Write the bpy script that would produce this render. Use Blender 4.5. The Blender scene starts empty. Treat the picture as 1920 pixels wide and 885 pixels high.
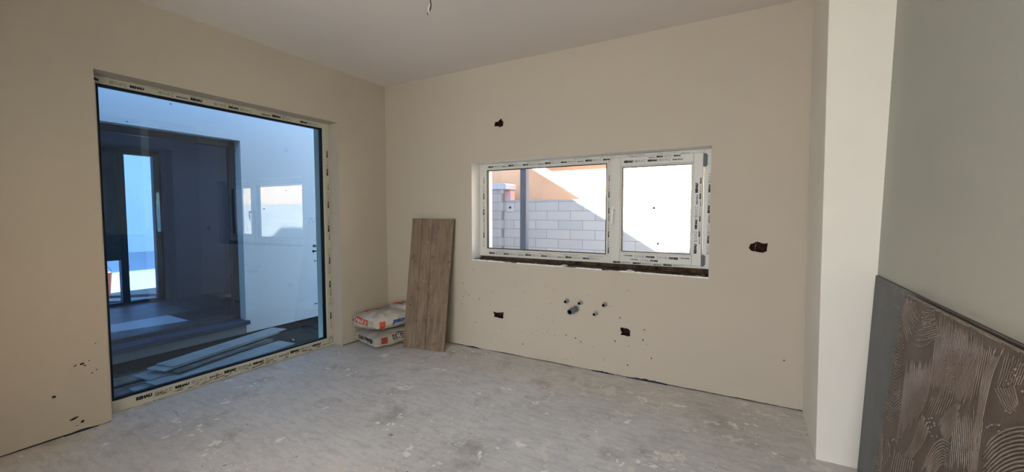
import bpy, bmesh, math, random
from mathutils import Vector, Matrix, noise
from mathutils.bvhtree import BVHTree
random.seed(7)
S = bpy.context.scene
COL = S.collection
V = Vector

# ---------------------------------------------------------------- camera
FPX, YAW, PITCH, ROLL = 775.6913, 0.5166, -0.0537, 0.0005
CAM = V((3.7393, -3.5575, 1.4184))
FW = V((-math.sin(YAW)*math.cos(PITCH), math.cos(YAW)*math.cos(PITCH), math.sin(PITCH)))
RT0 = V((math.cos(YAW), math.sin(YAW), 0)); UP0 = RT0.cross(FW)
RT = RT0*math.cos(ROLL)+UP0*math.sin(ROLL); UP = -RT0*math.sin(ROLL)+UP0*math.cos(ROLL)
cd = bpy.data.cameras.new('camera'); cam = bpy.data.objects.new('camera', cd); COL.objects.link(cam)
cd.sensor_width = 36; cd.sensor_fit = 'HORIZONTAL'; cd.lens = FPX*36/1920; cd.clip_start = 0.02
M = Matrix((RT, UP, -FW)).transposed().to_4x4(); M.translation = CAM
cam.matrix_world = M
S.camera = cam

# ---------------------------------------------------------------- light
SUN_DIR = V((1.0, 1.0, -0.58)).normalized()
SUN_STRENGTH = 75.0
SKY_COLOR = (0.50, 0.69, 1.0, 1); SKY_STRENGTH = 3.2
REAR_POWER = 150; REAR_COLOR = (1.0, 0.97, 0.93)
EXPOSURE = 0.0
w = bpy.data.worlds.new('sky'); S.world = w; w.use_nodes = True
bg = w.node_tree.nodes['Background']; bg.inputs[0].default_value = SKY_COLOR; bg.inputs[1].default_value = SKY_STRENGTH
sd = bpy.data.lights.new('sun', 'SUN'); sd.energy = SUN_STRENGTH; sd.angle = math.radians(1.2); sd.color = (1, .93, .84)
sun = bpy.data.objects.new('sun', sd); COL.objects.link(sun)
sun.rotation_euler = SUN_DIR.to_track_quat('-Z', 'Y').to_euler(); sun.location = (0, 0, 8)
def area(name, loc, direction, sx, sy, power, color, portal=False):
    d = bpy.data.lights.new(name, 'AREA'); d.shape = 'RECTANGLE'; d.size = sx; d.size_y = sy
    d.energy = power; d.color = color
    if portal: d.cycles.is_portal = True
    o = bpy.data.objects.new(name, d); COL.objects.link(o); o.location = loc
    o.rotation_euler = V(direction).to_track_quat('-Z', 'Y').to_euler()
    return o
# daylight entering by the glazed terrace opening in the rear wall (behind the photographer)
area('rear_daylight', (3.15, -6.98, 1.7), (-.12, 1, -.65), 2.2, 1.5, REAR_POWER, REAR_COLOR)
area('portal_patio', (-0.42, -1.6, 1.2), (1, 0, 0), 1.9, 2.4, 1, (1, 1, 1), True)
area('portal_kitchen', (2.36, 0.42, 1.45), (0, -1, 0), 2.2, 1.0, 1, (1, 1, 1), True)
vs = S.view_settings; vs.view_transform = 'Standard'; vs.look = 'None'; vs.exposure = EXPOSURE; vs.gamma = 1
vs.use_curve_mapping = False
S.cycles.use_denoising = True
S.cycles.max_bounces = 10; S.cycles.diffuse_bounces = 6; S.cycles.transparent_max_bounces = 16
S.cycles.sample_clamp_indirect = 40; S.cycles.caustics_reflective = False; S.cycles.caustics_refractive = False

# ---------------------------------------------------------------- helpers
def at(ax, val, px, py):
    """point on the plane axis=val lying on the photograph's pixel"""
    d = FW + RT*((px-960)/FPX) - UP*((py-442.5)/FPX)
    return CAM + d*((val-CAM[ax])/d[ax])
def on_plane(p0, n, px, py):
    d = FW + RT*((px-960)/FPX) - UP*((py-442.5)/FPX)
    return CAM + d*((p0-CAM).dot(n)/d.dot(n))
def lin(c):
    return tuple([(x/255/12.92 if x/255 <= .04045 else ((x/255+.055)/1.055)**2.4) for x in c])+(1,)

def mat(name, color, rough=.8, metal=0, spec=.3, noise_amt=0, noise_scale=4, bump=0, bump_scale=60, color2=None):
    m = bpy.data.materials.new(name); m.use_nodes = True; nt = m.node_tree; N = nt.nodes; L = nt.links
    b = N['Principled BSDF']; b.inputs['Roughness'].default_value = rough; b.inputs['Metallic'].default_value = metal
    b.inputs['Specular IOR Level'].default_value = spec
    c = lin(color); b.inputs['Base Color'].default_value = c
    tc = N.new('ShaderNodeTexCoord')
    if noise_amt or color2:
        n = N.new('ShaderNodeTexNoise'); n.inputs['Scale'].default_value = noise_scale; n.inputs['Detail'].default_value = 6
        r = N.new('ShaderNodeValToRGB'); r.color_ramp.elements[0].position = .3; r.color_ramp.elements[1].position = .7
        c2 = lin(color2) if color2 else tuple([x*(1-noise_amt) for x in c[:3]])+(1,)
        r.color_ramp.elements[0].color = c2; r.color_ramp.elements[1].color = c
        L.new(tc.outputs['Object'], n.inputs['Vector']); L.new(n.outputs['Fac'], r.inputs[0]); L.new(r.outputs[0], b.inputs['Base Color'])
    if bump:
        n = N.new('ShaderNodeTexNoise'); n.inputs['Scale'].default_value = bump_scale; n.inputs['Detail'].default_value = 5
        bp = N.new('ShaderNodeBump'); bp.inputs['Strength'].default_value = bump; bp.inputs['Distance'].default_value = .01
        L.new(tc.outputs['Object'], n.inputs['Vector']); L.new(n.outputs['Fac'], bp.inputs['Height']); L.new(bp.outputs[0], b.inputs['Normal'])
    return m

def link(name, bm, m, parent=None, kind=None, smooth=False, bevel=0):
    me = bpy.data.meshes.new(name)
    bmesh.ops.recalc_face_normals(bm, faces=bm.faces) if kind != 'raw' else None
    bm.to_mesh(me); bm.free()
    for x in (m if isinstance(m, (list, tuple)) else [m]): me.materials.append(x)
    if smooth:
        for p in me.polygons: p.use_smooth = True
    o = bpy.data.objects.new(name, me); COL.objects.link(o)
    if parent: o.parent = parent
    if kind and kind != 'raw': o['kind'] = kind
    if bevel:
        b = o.modifiers.new('bevel', 'BEVEL'); b.width = bevel; b.segments = 2; b.limit_method = 'ANGLE'
    return o
def empty(name, loc=(0, 0, 0), label=None, cat=None, group=None, kind=None):
    o = bpy.data.objects.new(name, None); COL.objects.link(o); o.location = loc; o.empty_display_size = .1
    tag(o, label, cat, group, kind); return o
def tag(o, label=None, cat=None, group=None, kind=None):
    if label: o['label'] = label
    if cat: o['category'] = cat
    if group: o['group'] = group
    if kind: o['kind'] = kind
    return o
def box(bm, a, b, mi=0):
    x0, y0, z0 = a; x1, y1, z1 = b
    v = [bm.verts.new(p) for p in ((x0,y0,z0),(x1,y0,z0),(x1,y1,z0),(x0,y1,z0),(x0,y0,z1),(x1,y0,z1),(x1,y1,z1),(x0,y1,z1))]
    for f in ((0,3,2,1),(4,5,6,7),(0,1,5,4),(1,2,6,5),(2,3,7,6),(3,0,4,7)):
        fc = bm.faces.new([v[i] for i in f]); fc.material_index = mi
    return v
def prism(bm, pts, off, mi=0):
    """closed polygon pts extruded by vector off"""
    a = [bm.verts.new(p) for p in pts]; b = [bm.verts.new(V(p)+V(off)) for p in pts]
    fs = [bm.faces.new(a), bm.faces.new(b[::-1])]
    for i in range(len(a)):
        j = (i+1) % len(a); fs.append(bm.faces.new((a[j], a[i], b[i], b[j])))
    for f in fs: f.material_index = mi
def tube(bm, pts, r, seg=10, cap=True, mi=0):
    rings = []; n = len(pts); prev = None
    for i, p in enumerate(pts):
        t = (V(pts[min(i+1, n-1)])-V(pts[max(i-1, 0)])).normalized()
        a = t.orthogonal().normalized() if prev is None else (prev-t*prev.dot(t)).normalized()
        prev = a; b = t.cross(a); rr = r[i] if isinstance(r, (list, tuple)) else r
        rings.append([bm.verts.new(V(p)+a*math.cos(k*2*math.pi/seg)*rr+b*math.sin(k*2*math.pi/seg)*rr) for k in range(seg)])
    for i in range(n-1):
        for k in range(seg):
            f = bm.faces.new((rings[i][k], rings[i][(k+1) % seg], rings[i+1][(k+1) % seg], rings[i+1][k])); f.material_index = mi; f.smooth = True
    if cap:
        for q in (rings[0][::-1], rings[-1]): bm.faces.new(q).material_index = mi
    return rings
def pipe_ring(bm, c, d, r0, r1, L, seg=20):
    """hollow open-ended tube from c along d, outer r1, inner r0"""
    d = V(d).normalized(); a = d.orthogonal().normalized(); b = d.cross(a)
    R = []
    for (rr, t) in ((r1, 0), (r1, L), (r0, L), (r0, L*.25)):
        R.append([bm.verts.new(V(c)+d*t+a*math.cos(k*2*math.pi/seg)*rr+b*math.sin(k*2*math.pi/seg)*rr) for k in range(seg)])
    for i in range(3):
        for k in range(seg):
            bm.faces.new((R[i][k], R[i][(k+1) % seg], R[i+1][(k+1) % seg], R[i+1][k]))
    bm.faces.new(R[3]); bm.faces.new(R[0][::-1])

def wall_mesh(name, outer, holes, pockets, f3, depth, mats):
    """front face with holes; holes go through, pockets (poly, depth) are blind. f3(u, v, w): w = depth into the wall"""
    bm = bmesh.new()
    loops = [outer]+holes+[p for p, _ in pockets]
    edges = []; rings = []
    for lp in loops:
        vs_ = [bm.verts.new(f3(u, v, 0)) for u, v in lp]; rings.append(vs_)
        for i in range(len(vs_)): edges.append(bm.edges.new((vs_[i], vs_[(i+1) % len(vs_)])))
    bmesh.ops.triangle_fill(bm, use_beauty=True, use_dissolve=False, edges=edges)
    # drop any faces filled inside the holes
    def inside(p, lp):
        c = False; n = len(lp)
        for i in range(n):
            (x0, y0), (x1, y1) = lp[i], lp[(i+1) % n]
            if (y0 > p[1]) != (y1 > p[1]) and p[0] < (x1-x0)*(p[1]-y0)/(y1-y0)+x0: c = not c
        return c
    back = bmesh.new()
    inv = {}
    for lp, vs_ in zip(loops, rings):
        for (u, v), q in zip(lp, vs_): inv[q] = (u, v)
    kill = []
    for f in bm.faces:
        c = [sum(inv[q][k] for q in f.verts)/len(f.verts) for k in (0, 1)]
        if any(inside(c, lp) for lp in loops[1:]): kill.append(f)
    bmesh.ops.delete(bm, geom=kill, context='FACES_ONLY')
    # outer face = copy of the front with only the through holes
    edges = []; rb = []
    for lp in [outer]+holes:
        vs_ = [bm.verts.new(f3(u, v, depth)) for u, v in lp]; rb.append(vs_)
        for i in range(len(vs_)): edges.append(bm.edges.new((vs_[i], vs_[(i+1) % len(vs_)])))
        for q, uv in zip(vs_, lp): inv[q] = uv
    n0 = set(bm.faces)
    bmesh.ops.triangle_fill(bm, use_beauty=True, use_dissolve=False, edges=edges)
    if len(mats) > 2:
        for f in bm.faces:
            if f not in n0: f.material_index = 2
    kill = [f for f in bm.faces if f not in n0 and any(inside([sum(inv[q][k] for q in f.verts)/3 for k in (0, 1)], lp) for lp in holes)]
    bmesh.ops.delete(bm, geom=kill, context='FACES_ONLY')
    for a, b in zip(rings[:1+len(holes)], rb):
        for i in range(len(a)):
            j = (i+1) % len(a); bm.faces.new((a[i], a[j], b[j], b[i])).material_index = (0 if a is rings[0] or len(mats) < 3 else 2)
    for (lp, dp), a in zip(pockets, rings[1+len(holes):]):
        cu = sum(p[0] for p in lp)/len(lp); cv = sum(p[1] for p in lp)/len(lp)
        b = [bm.verts.new(f3(cu+(u-cu)*.92+random.uniform(-.002, .002), cv+(v-cv)*.92, dp)) for u, v in lp]
        for i in range(len(a)):
            j = (i+1) % len(a); bm.faces.new((a[i], a[j], b[j], b[i])).material_index = 1
        bm.faces.new(b).material_index = 1
    return link(name, bm, mats, kind='structure')

# ---------------------------------------------------------------- materials
def plaster(name, color, seed=0):
    m = mat(name, color, rough=.92, spec=.15)
    nt = m.node_tree; N = nt.nodes; L = nt.links; b = N['Principled BSDF']
    tc = [n for n in N if n.type == 'TEX_COORD'][0]
    n1 = N.new('ShaderNodeTexNoise'); n1.inputs['Scale'].default_value = .9; n1.inputs['Detail'].default_value = 5; n1.inputs['Roughness'].default_value = .6
    n2 = N.new('ShaderNodeTexNoise'); n2.inputs['Scale'].default_value = 55; n2.inputs['Detail'].default_value = 3
    mp = N.new('ShaderNodeMapping'); mp.inputs['Location'].default_value = (seed, seed*2.3, 0)
    L.new(tc.outputs['Object'], mp.inputs[0]); L.new(mp.outputs[0], n1.inputs[0]); L.new(mp.outputs[0], n2.inputs[0])
    mx = N.new('ShaderNodeMix'); mx.data_type = 'RGBA'
    c = lin(color); mx.inputs[6].default_value = tuple(x*.93 for x in c[:3])+(1,); mx.inputs[7].default_value = tuple(min(1, x*1.04) for x in c[:3])+(1,)
    L.new(n1.outputs['Fac'], mx.inputs[0]); L.new(mx.outputs[2], b.inputs['Base Color'])
    bp = N.new('ShaderNodeBump'); bp.inputs['Strength'].default_value = .12; bp.inputs['Distance'].default_value = .004
    L.new(n2.outputs['Fac'], bp.inputs['Height']); L.new(bp.outputs[0], b.inputs['Normal'])
    return m
M_plA = plaster('beige_plaster', (190, 181, 167))
M_lip = mat('white_reveal_plaster', (230, 228, 222), .9, bump=.3, bump_scale=80)
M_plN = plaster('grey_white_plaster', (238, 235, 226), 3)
M_ceil = plaster('ceiling_plaster', (222, 215, 211), 6)
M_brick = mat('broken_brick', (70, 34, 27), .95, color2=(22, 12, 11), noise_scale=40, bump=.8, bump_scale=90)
M_dark = mat('dark_gap', (24, 26, 32), .9)
M_pvc = mat('white_pvc', (205, 205, 200), .38, spec=.4)
M_pvcA = mat('cream_pvc_film', (196, 194, 180), .42, spec=.4)
M_ink = mat('black_ink', (18, 17, 18), .6)
M_inkg = mat('grey_ink', (95, 93, 92), .6)
M_gasket = mat('black_gasket', (10, 13, 22), .5)
M_handle = mat('white_handle', (222, 222, 220), .3, spec=.5)
M_grey = mat('grey_plastic_pipe', (116, 118, 120), .5)
M_steel = mat('blue_grey_post', (70, 84, 104), .5, metal=.2)
M_white_render = plaster('white_outdoor_render', (192, 192, 194), 9)
M_anth = mat('anthracite_frame', (38, 42, 56), .45)
M_sill_dark = mat('anthracite_sill', (50, 58, 80), .6, spec=.15)

def glass_mat(name, tint=(1, 1, 1), refl=1.0):
    m = bpy.data.materials.new(name); m.use_nodes = True; nt = m.node_tree; N = nt.nodes; L = nt.links
    N.remove(N['Principled BSDF']); out = N['Material Output']
    t = N.new('ShaderNodeBsdfTransparent'); t.inputs[0].default_value = tint+(1,)
    g = N.new('ShaderNodeBsdfGlossy'); g.inputs['Roughness'].default_value = .0; g.inputs[0].default_value = (refl, refl, refl, 1)
    f = N.new('ShaderNodeFresnel'); ge = N.new('ShaderNodeNewGeometry'); mr = N.new('ShaderNodeMapRange')
    mr.inputs['To Min'].default_value = 1.55; mr.inputs['To Max'].default_value = 1/1.55   # same reflectance from both faces of the pane
    L.new(ge.outputs['Backfacing'], mr.inputs['Value']); L.new(mr.outputs[0], f.inputs[0])
    mx = N.new('ShaderNodeMixShader'); L.new(f.outputs[0], mx.inputs[0]); L.new(t.outputs[0], mx.inputs[1]); L.new(g.outputs[0], mx.inputs[2])
    L.new(mx.outputs[0], out.inputs[0]); return m
M_glass = glass_mat('clear_glass', (.93, .96, .97))
M_glassP = glass_mat('blue_tinted_glass', (.68, .87, 1.0))
M_glassT = glass_mat('tinted_glass', (.62, .70, .84))

def floor_mat():
    m = mat('raw_screed', (160, 156, 148), .62, spec=.5)
    nt = m.node_tree; N = nt.nodes; L = nt.links; b = N['Principled BSDF']; tc = [n for n in N if n.type == 'TEX_COORD'][0]
    def nz(scale, det=6, rough=.6, vec=None):
        n = N.new('ShaderNodeTexNoise'); n.inputs['Scale'].default_value = scale; n.inputs['Detail'].default_value = det; n.inputs['Roughness'].default_value = rough
        L.new(vec or tc.outputs['Object'], n.inputs[0]); return n.outputs['Fac']
    def ramp(v, p0, p1, c0=(0, 0, 0, 1), c1=(1, 1, 1, 1)):
        r = N.new('ShaderNodeValToRGB'); r.color_ramp.elements[0].position = p0; r.color_ramp.elements[1].position = p1
        r.color_ramp.elements[0].color = c0; r.color_ramp.elements[1].color = c1; L.new(v, r.inputs[0]); return r.outputs[0]
    def mixc(f, a, c):
        x = N.new('ShaderNodeMix'); x.data_type = 'RGBA'; L.new(f, x.inputs[0])
        (L.new(a, x.inputs[6]) if not isinstance(a, tuple) else setattr(x.inputs[6], 'default_value', a))
        (L.new(c, x.inputs[7]) if not isinstance(c, tuple) else setattr(x.inputs[7], 'default_value', c)); return x.outputs[2]
    def mul(a, c):
        x = N.new('ShaderNodeMath'); x.operation = 'MULTIPLY'; L.new(a, x.inputs[0]); L.new(c, x.inputs[1]); return x.outputs[0]
    base = mixc(ramp(nz(1.3, 8, .65), .3, .7), lin((190, 187, 184)), lin((216, 213, 210)))
    mpd = N.new('ShaderNodeMapping'); mpd.inputs['Scale'].default_value = (1, 3.5, 1); mpd.inputs['Rotation'].default_value = (0, 0, .5)
    L.new(tc.outputs['Object'], mpd.inputs[0])
    base = mixc(ramp(nz(7, 8, .7, mpd.outputs[0]), .46, .75), base, lin((172, 171, 171)))
    base = mixc(ramp(nz(22, 10, .8), .5, .8), base, lin((224, 221, 218)))
    base = mixc(ramp(nz(2.4, 12, .72), .54, .74), base, lin((140, 137, 134)))
    base = mixc(ramp(nz(3.7, 10, .75, mpd.outputs[0]), .56, .7), base, lin((212, 209, 206)))
    base = mixc(ramp(nz(60, 6, .8), .62, .75), base, lin((134, 130, 126)))
    # pale plaster splashes
    def blobs(scale, thr, soft, mask_s, mask_t, dist=.35):
        nd = N.new('ShaderNodeTexNoise'); nd.inputs['Scale'].default_value = 9; nd.inputs['Detail'].default_value = 3; L.new(tc.outputs['Object'], nd.inputs[0])
        va = N.new('ShaderNodeVectorMath'); va.operation = 'MULTIPLY_ADD'; va.inputs[1].default_value = (dist, dist, 0)
        L.new(nd.outputs['Color'], va.inputs[0]); L.new(tc.outputs['Object'], va.inputs[2])
        vo = N.new('ShaderNodeTexVoronoi'); vo.inputs['Scale'].default_value = scale; L.new(va.outputs[0], vo.inputs[0])
        return mul(ramp(vo.outputs['Distance'], thr, thr+soft, (1, 1, 1, 1), (0, 0, 0, 1)), ramp(nz(mask_s, 2), mask_t, mask_t+.03))
    base = mixc(blobs(6, .17, .03, 1.9, .56, .25), base, lin((236, 233, 228)))
    base = mixc(blobs(15, .2, .05, 2.3, .58, .14), base, lin((238, 235, 230)))
    base = mixc(blobs(33, .16, .04, 2.7, .55, .05), base, lin((230, 228, 224)))
    # larger smeared splashes in the half of the room near the pier
    sx = N.new('ShaderNodeSeparateXYZ'); L.new(tc.outputs['Object'], sx.inputs[0]); rx = N.new('ShaderNodeMapRange'); rx.inputs['From Min'].default_value = 1.6; rx.inputs['From Max'].default_value = 3.2
    L.new(sx.outputs['X'], rx.inputs['Value'])
    base = mixc(mul(blobs(4.2, .21, .05, 2.3, .46, .4), mul(rx.outputs[0], ramp(nz(40, 6, .8), .3, .55))), base, lin((226, 219, 210)))
    base = mixc(mul(blobs(9, .20, .05, 3.3, .5, .3), rx.outputs[0]), base, lin((222, 215, 206)))
    # dark crumbs
    base = mixc(blobs(34, .12, .06, 2.6, .62, .3), base, lin((96, 90, 84)))
    base = mixc(blobs(19, .075, .04, 1.7, .55, .35), base, lin((88, 82, 77)))
    L.new(base, b.inputs['Base Color'])
    L.new(ramp(nz(5, 6, .7), .3, .7, (.42, .42, .42, 1), (.7, .7, .7, 1)), b.inputs['Roughness'])
    bp = N.new('ShaderNodeBump'); bp.inputs['Strength'].default_value = .35; bp.inputs['Distance'].default_value = .006
    L.new(nz(30, 8, .7), bp.inputs['Height']); L.new(bp.outputs[0], b.inputs['Normal'])
    return m
def wood_mat(name, c_light, c_dark, axis=2):
    m = mat(name, c_light, .85, spec=.2)
    nt = m.node_tree; N = nt.nodes; L = nt.links; b = N['Principled BSDF']; tc = [n for n in N if n.type == 'TEX_COORD'][0]
    mp = N.new('ShaderNodeMapping'); sc = [6, 6, 6]; sc[axis] = .9; mp.inputs['Scale'].default_value = sc; L.new(tc.outputs['Object'], mp.inputs[0])
    n = N.new('ShaderNodeTexNoise'); n.inputs['Scale'].default_value = 4; n.inputs['Detail'].default_value = 9; n.inputs['Roughness'].default_value = .65; n.inputs['Distortion'].default_value = .6
    L.new(mp.outputs[0], n.inputs[0])
    r = N.new('ShaderNodeValToRGB'); r.color_ramp.elements[0].position = .3; r.color_ramp.elements[1].position = .68
    r.color_ramp.elements[0].color = lin(c_dark); r.color_ramp.elements[1].color = lin(c_light); L.new(n.outputs['Fac'], r.inputs[0])
    n2 = N.new('ShaderNodeTexNoise'); n2.inputs['Scale'].default_value = 9; n2.inputs['Detail'].default_value = 7; n2.inputs['Roughness'].default_value = .7; L.new(tc.outputs['Object'], n2.inputs[0])
    r2 = N.new('ShaderNodeValToRGB'); r2.color_ramp.elements[0].position = .55; r2.color_ramp.elements[1].position = .75; L.new(n2.outputs['Fac'], r2.inputs[0])
    mx = N.new('ShaderNodeMix'); mx.data_type = 'RGBA'; L.new(r2.outputs[0], mx.inputs[0]); L.new(r.outputs[0], mx.inputs[6])
    mx.inputs[7].default_value = tuple(x*.75 for x in lin(c_dark)[:3])+(1,)
    L.new(mx.outputs[2], b.inputs['Base Color'])
    bp = N.new('ShaderNodeBump'); bp.inputs['Strength'].default_value = .5; bp.inputs['Distance'].default_value = .004
    L.new(n.outputs['Fac'], bp.inputs['Height']); L.new(bp.outputs[0], b.inputs['Normal'])
    return m
M_floor = floor_mat()
M_path = mat('pale_concrete_path', (206, 202, 194), .9, noise_amt=.15, noise_scale=8)

# ---------------------------------------------------------------- room shell
H = 2.9; TH = 0.40; XW = 4.337; REAR = -7.0
def ragged(p0, p1, n, amp, base=0):
    out = []
    for i in range(n+1):
        t = i/n; out.append((p0+(p1-p0)*t, base+amp*(.5+.5*noise.noise(V((p0*3+t*abs(p1-p0)*4.0, amp*100, 1.7))))+random.uniform(0, amp*.25)))
    return out
# wall A (patio side), plane x = 0
AY0, AY1, AZ = -2.512, -0.655, 2.364
outA = [(REAR, 0)]+ragged(REAR+.02, AY0-.03, 90, .016)+[(AY0-.002, .0), (AY0, -.03), (AY0, -.03+1e-4)]
outA = [(REAR, -.03)]+ragged(REAR+.02, AY0-.002, 110, .014)
# opening reaches the floor: the outline goes up and round it
outA += [(AY0, .001), (AY0, AZ), (AY1, AZ), (AY1, .001)]+ragged(AY1+.01, -.0005, 22, .012)+[(0, H), (REAR, H)]
pockA = []
def pit(c, r, n=9, asp=1.0, rot=0):
    return [(c[0]+math.cos(rot)*r*math.cos(a)*k-math.sin(rot)*r*asp*math.sin(a)*k, c[1]+math.sin(rot)*r*math.cos(a)*k+math.cos(rot)*r*asp*math.sin(a)*k)
            for a, k in [(i*2*math.pi/n, random.uniform(.75, 1.15)) for i in range(n)]]
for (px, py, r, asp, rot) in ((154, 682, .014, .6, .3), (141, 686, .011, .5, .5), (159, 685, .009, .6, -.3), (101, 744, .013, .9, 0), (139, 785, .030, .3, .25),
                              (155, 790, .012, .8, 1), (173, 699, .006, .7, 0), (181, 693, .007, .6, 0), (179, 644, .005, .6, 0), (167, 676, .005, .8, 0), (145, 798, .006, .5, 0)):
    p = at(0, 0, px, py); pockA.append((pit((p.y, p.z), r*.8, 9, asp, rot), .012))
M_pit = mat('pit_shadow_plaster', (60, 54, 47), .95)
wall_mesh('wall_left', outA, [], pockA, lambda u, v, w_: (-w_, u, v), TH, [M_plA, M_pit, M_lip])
# wall B (kitchen side), plane y = 0
BX0, BX1, BZ0, BZ1 = 1.235, 3.487, 0.930, 1.945
def sillz(x): return .938-.020*(x-BX0)/(BX1-BX0)
outB = ragged(0.0, 4.122, 150, .011)+[(4.0945, H), (0, H)]
winB = [(BX0, .938)]+[(BX0+(BX1-BX0)*i/46, sillz(BX0+(BX1-BX0)*i/46)+random.uniform(-.007, .005)+.003*math.sin(i)) for i in range(1, 46)]+[(BX1, .918), (BX1, BZ1), (BX0, BZ1)]
def px_poly(ax, pts):
    out = []
    for px, py in pts:
        p = at(ax, 0, px, py); out.append((p.x if ax == 1 else p.y, p.z))
    return out
def zpts(o, s, pts): return [(o[0]+x/s, o[1]+y/s) for x, y in pts]
hole_tv = zpts((900, 200), 14.74, [(400, 555), (408, 470), (430, 418), (500, 415), (580, 330), (600, 335), (605, 385), (642, 400), (632, 540), (560, 568), (500, 540)])
hole_r = zpts((1380, 430), 12.64, [(300, 440), (335, 355), (440, 320), (480, 290), (540, 300), (650, 335), (755, 330), (735, 440), (730, 515), (650, 555), (560, 545), (440, 520), (350, 500)])
hole_bl = zpts((900, 530), 5.206, [(126, 280), (160, 292), (205, 292), (234, 290), (226, 325), (224, 350), (205, 348), (165, 338), (138, 335), (142, 310)])
hole_br = zpts((900, 530), 5.206, [(1370, 438), (1420, 445), (1450, 450), (1468, 475), (1466, 522), (1440, 524), (1410, 515), (1366, 512), (1385, 480), (1372, 465)])
def rough(h):
    out = []
    for i in range(len(h)):
        a, b = h[i], h[(i+1) % len(h)]
        for k in range(3): out.append((a[0]+(b[0]-a[0])*k/3+(random.uniform(-.55, .55) if k else 0), a[1]+(b[1]-a[1])*k/3+(random.uniform(-.55, .55) if k else 0)))
    return out
hole_tv, hole_r, hole_bl, hole_br = [rough(h) for h in (hole_tv, hole_r, hole_bl, hole_br)]
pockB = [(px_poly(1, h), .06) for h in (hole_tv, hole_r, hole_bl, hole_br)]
for (zx, zy) in ((118, 95), (174, 160), (100, 218), (428, 100), (370, 230), (690, 203), (645, 45), (718, 70), (335, 42), (550, 340), (552, 467), (406, 482), (652, 488), (625, 505),
                 (505, 495), (732, 517), (840, 512), (932, 540), (985, 578), (420, 600), (253, 588), (153, 610), (170, 650), (115, 585), (1105, 628), (883, 600), (672, 748), (840, 750), (908, 748),
                 (1212, 755), (1438, 82), (1272, 230), (1368, 343), (1604, 460), (1590, 560), (1318, 570), (1452, 620), (1625, 602), (1672, 738), (1440, 803), (1048, 120), (665, 465), (210, 448), (715, 378)):
    big = (zx, zy) in ((840, 512), (932, 540), (985, 578), (1590, 560), (1672, 738), (1440, 803), (1318, 570), (420, 600), (1368, 343), (1604, 460))
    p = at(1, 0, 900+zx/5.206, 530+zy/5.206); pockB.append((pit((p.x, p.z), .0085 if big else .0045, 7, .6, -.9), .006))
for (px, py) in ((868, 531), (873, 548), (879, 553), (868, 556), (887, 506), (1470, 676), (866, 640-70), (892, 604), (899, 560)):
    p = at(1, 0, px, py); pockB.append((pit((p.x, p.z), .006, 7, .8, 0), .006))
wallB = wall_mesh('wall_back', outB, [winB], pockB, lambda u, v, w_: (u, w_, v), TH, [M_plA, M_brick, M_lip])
# pier (short return wall) and right wall, both leaning a little as in the photo
bm = bmesh.new()
ps = [(4.122, -.666), (XW+.3, -.660), (XW+.3, .05), (4.122, .05)]; pt_ = [(4.0945, -.666), (XW+.3, -.660), (XW+.3, .05), (4.0945, .05)]
a = [bm.verts.new((x, y, -.02)) for x, y in ps]; b = [bm.verts.new((x, y, H)) for x, y in pt_]
bm.faces.new(a); bm.faces.new(b)
for i in range(4): bm.faces.new((a[i], a[(i+1) % 4], b[(i+1) % 4], b[i]))
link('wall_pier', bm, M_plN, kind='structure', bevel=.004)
bm = bmesh.new()
a = [bm.verts.new(p) for p in ((XW, -.66, -.03), (XW+.4, -.66, -.03), (XW+.4, REAR, -.03), (XW, REAR, -.03))]
b = [bm.verts.new(p) for p in ((XW+.052, -.66, H), (XW+.4, -.66, H), (XW+.4, REAR, H), (XW+.052, REAR, H))]
bm.faces.new(a); bm.faces.new(b)
for i in range(4): bm.faces.new((a[i], a[(i+1) % 4], b[(i+1) % 4], b[i]))
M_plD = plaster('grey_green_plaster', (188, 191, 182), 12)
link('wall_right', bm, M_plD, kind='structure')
# rear wall with a glazed terrace opening
bm = bmesh.new()
ox0, ox1, oz1 = 1.9, 4.3, 2.5
box(bm, (-TH, REAR-.3, -.03), (ox0, REAR, H)); box(bm, (ox1, REAR-.3, -.03), (XW+.4, REAR, H)); box(bm, (ox0, REAR-.3, oz1), (ox1, REAR, H))
link('wall_rear', bm, M_plA, kind='structure')
bm = bmesh.new()
box(bm, (ox0, REAR-.14, 0), (ox0+.06, REAR-.07, oz1)); box(bm, (ox1-.06, REAR-.14, 0), (ox1, REAR-.07, oz1)); box(bm, (ox0+.06, REAR-.14, oz1-.06), (ox1-.06, REAR-.07, oz1)); box(bm, (3.05, REAR-.14, 0), (3.15, REAR-.07, oz1-.06))
link('window_3', bm, M_pvc, kind='structure')
# floor and ceiling slabs
bm = bmesh.new(); box(bm, (-.26, REAR-.3, -.12), (XW+.4, .02, 0))
link('floor', bm, M_floor, kind='structure')
bm = bmesh.new(); box(bm, (-TH, REAR-.3, H), (XW+.4, TH, H+.2))
link('ceiling', bm, M_ceil, kind='structure')
bm = bmesh.new(); box(bm, (-1.0, REAR-.3, 2.70), (-TH, TH, 2.92)); link('eave_sun_blocker', bm, M_anth, kind='structure')  # unseen eave added to keep sun off the outer courtyard wall
# unseen wall stub added behind the camera to keep the rear daylight off the near end of the patio wall
bm = bmesh.new(); box(bm, (0, -4.10, 0), (1.75, -3.95, H)); link('wall_light_blocker', bm, M_plA, kind='structure')

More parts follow.
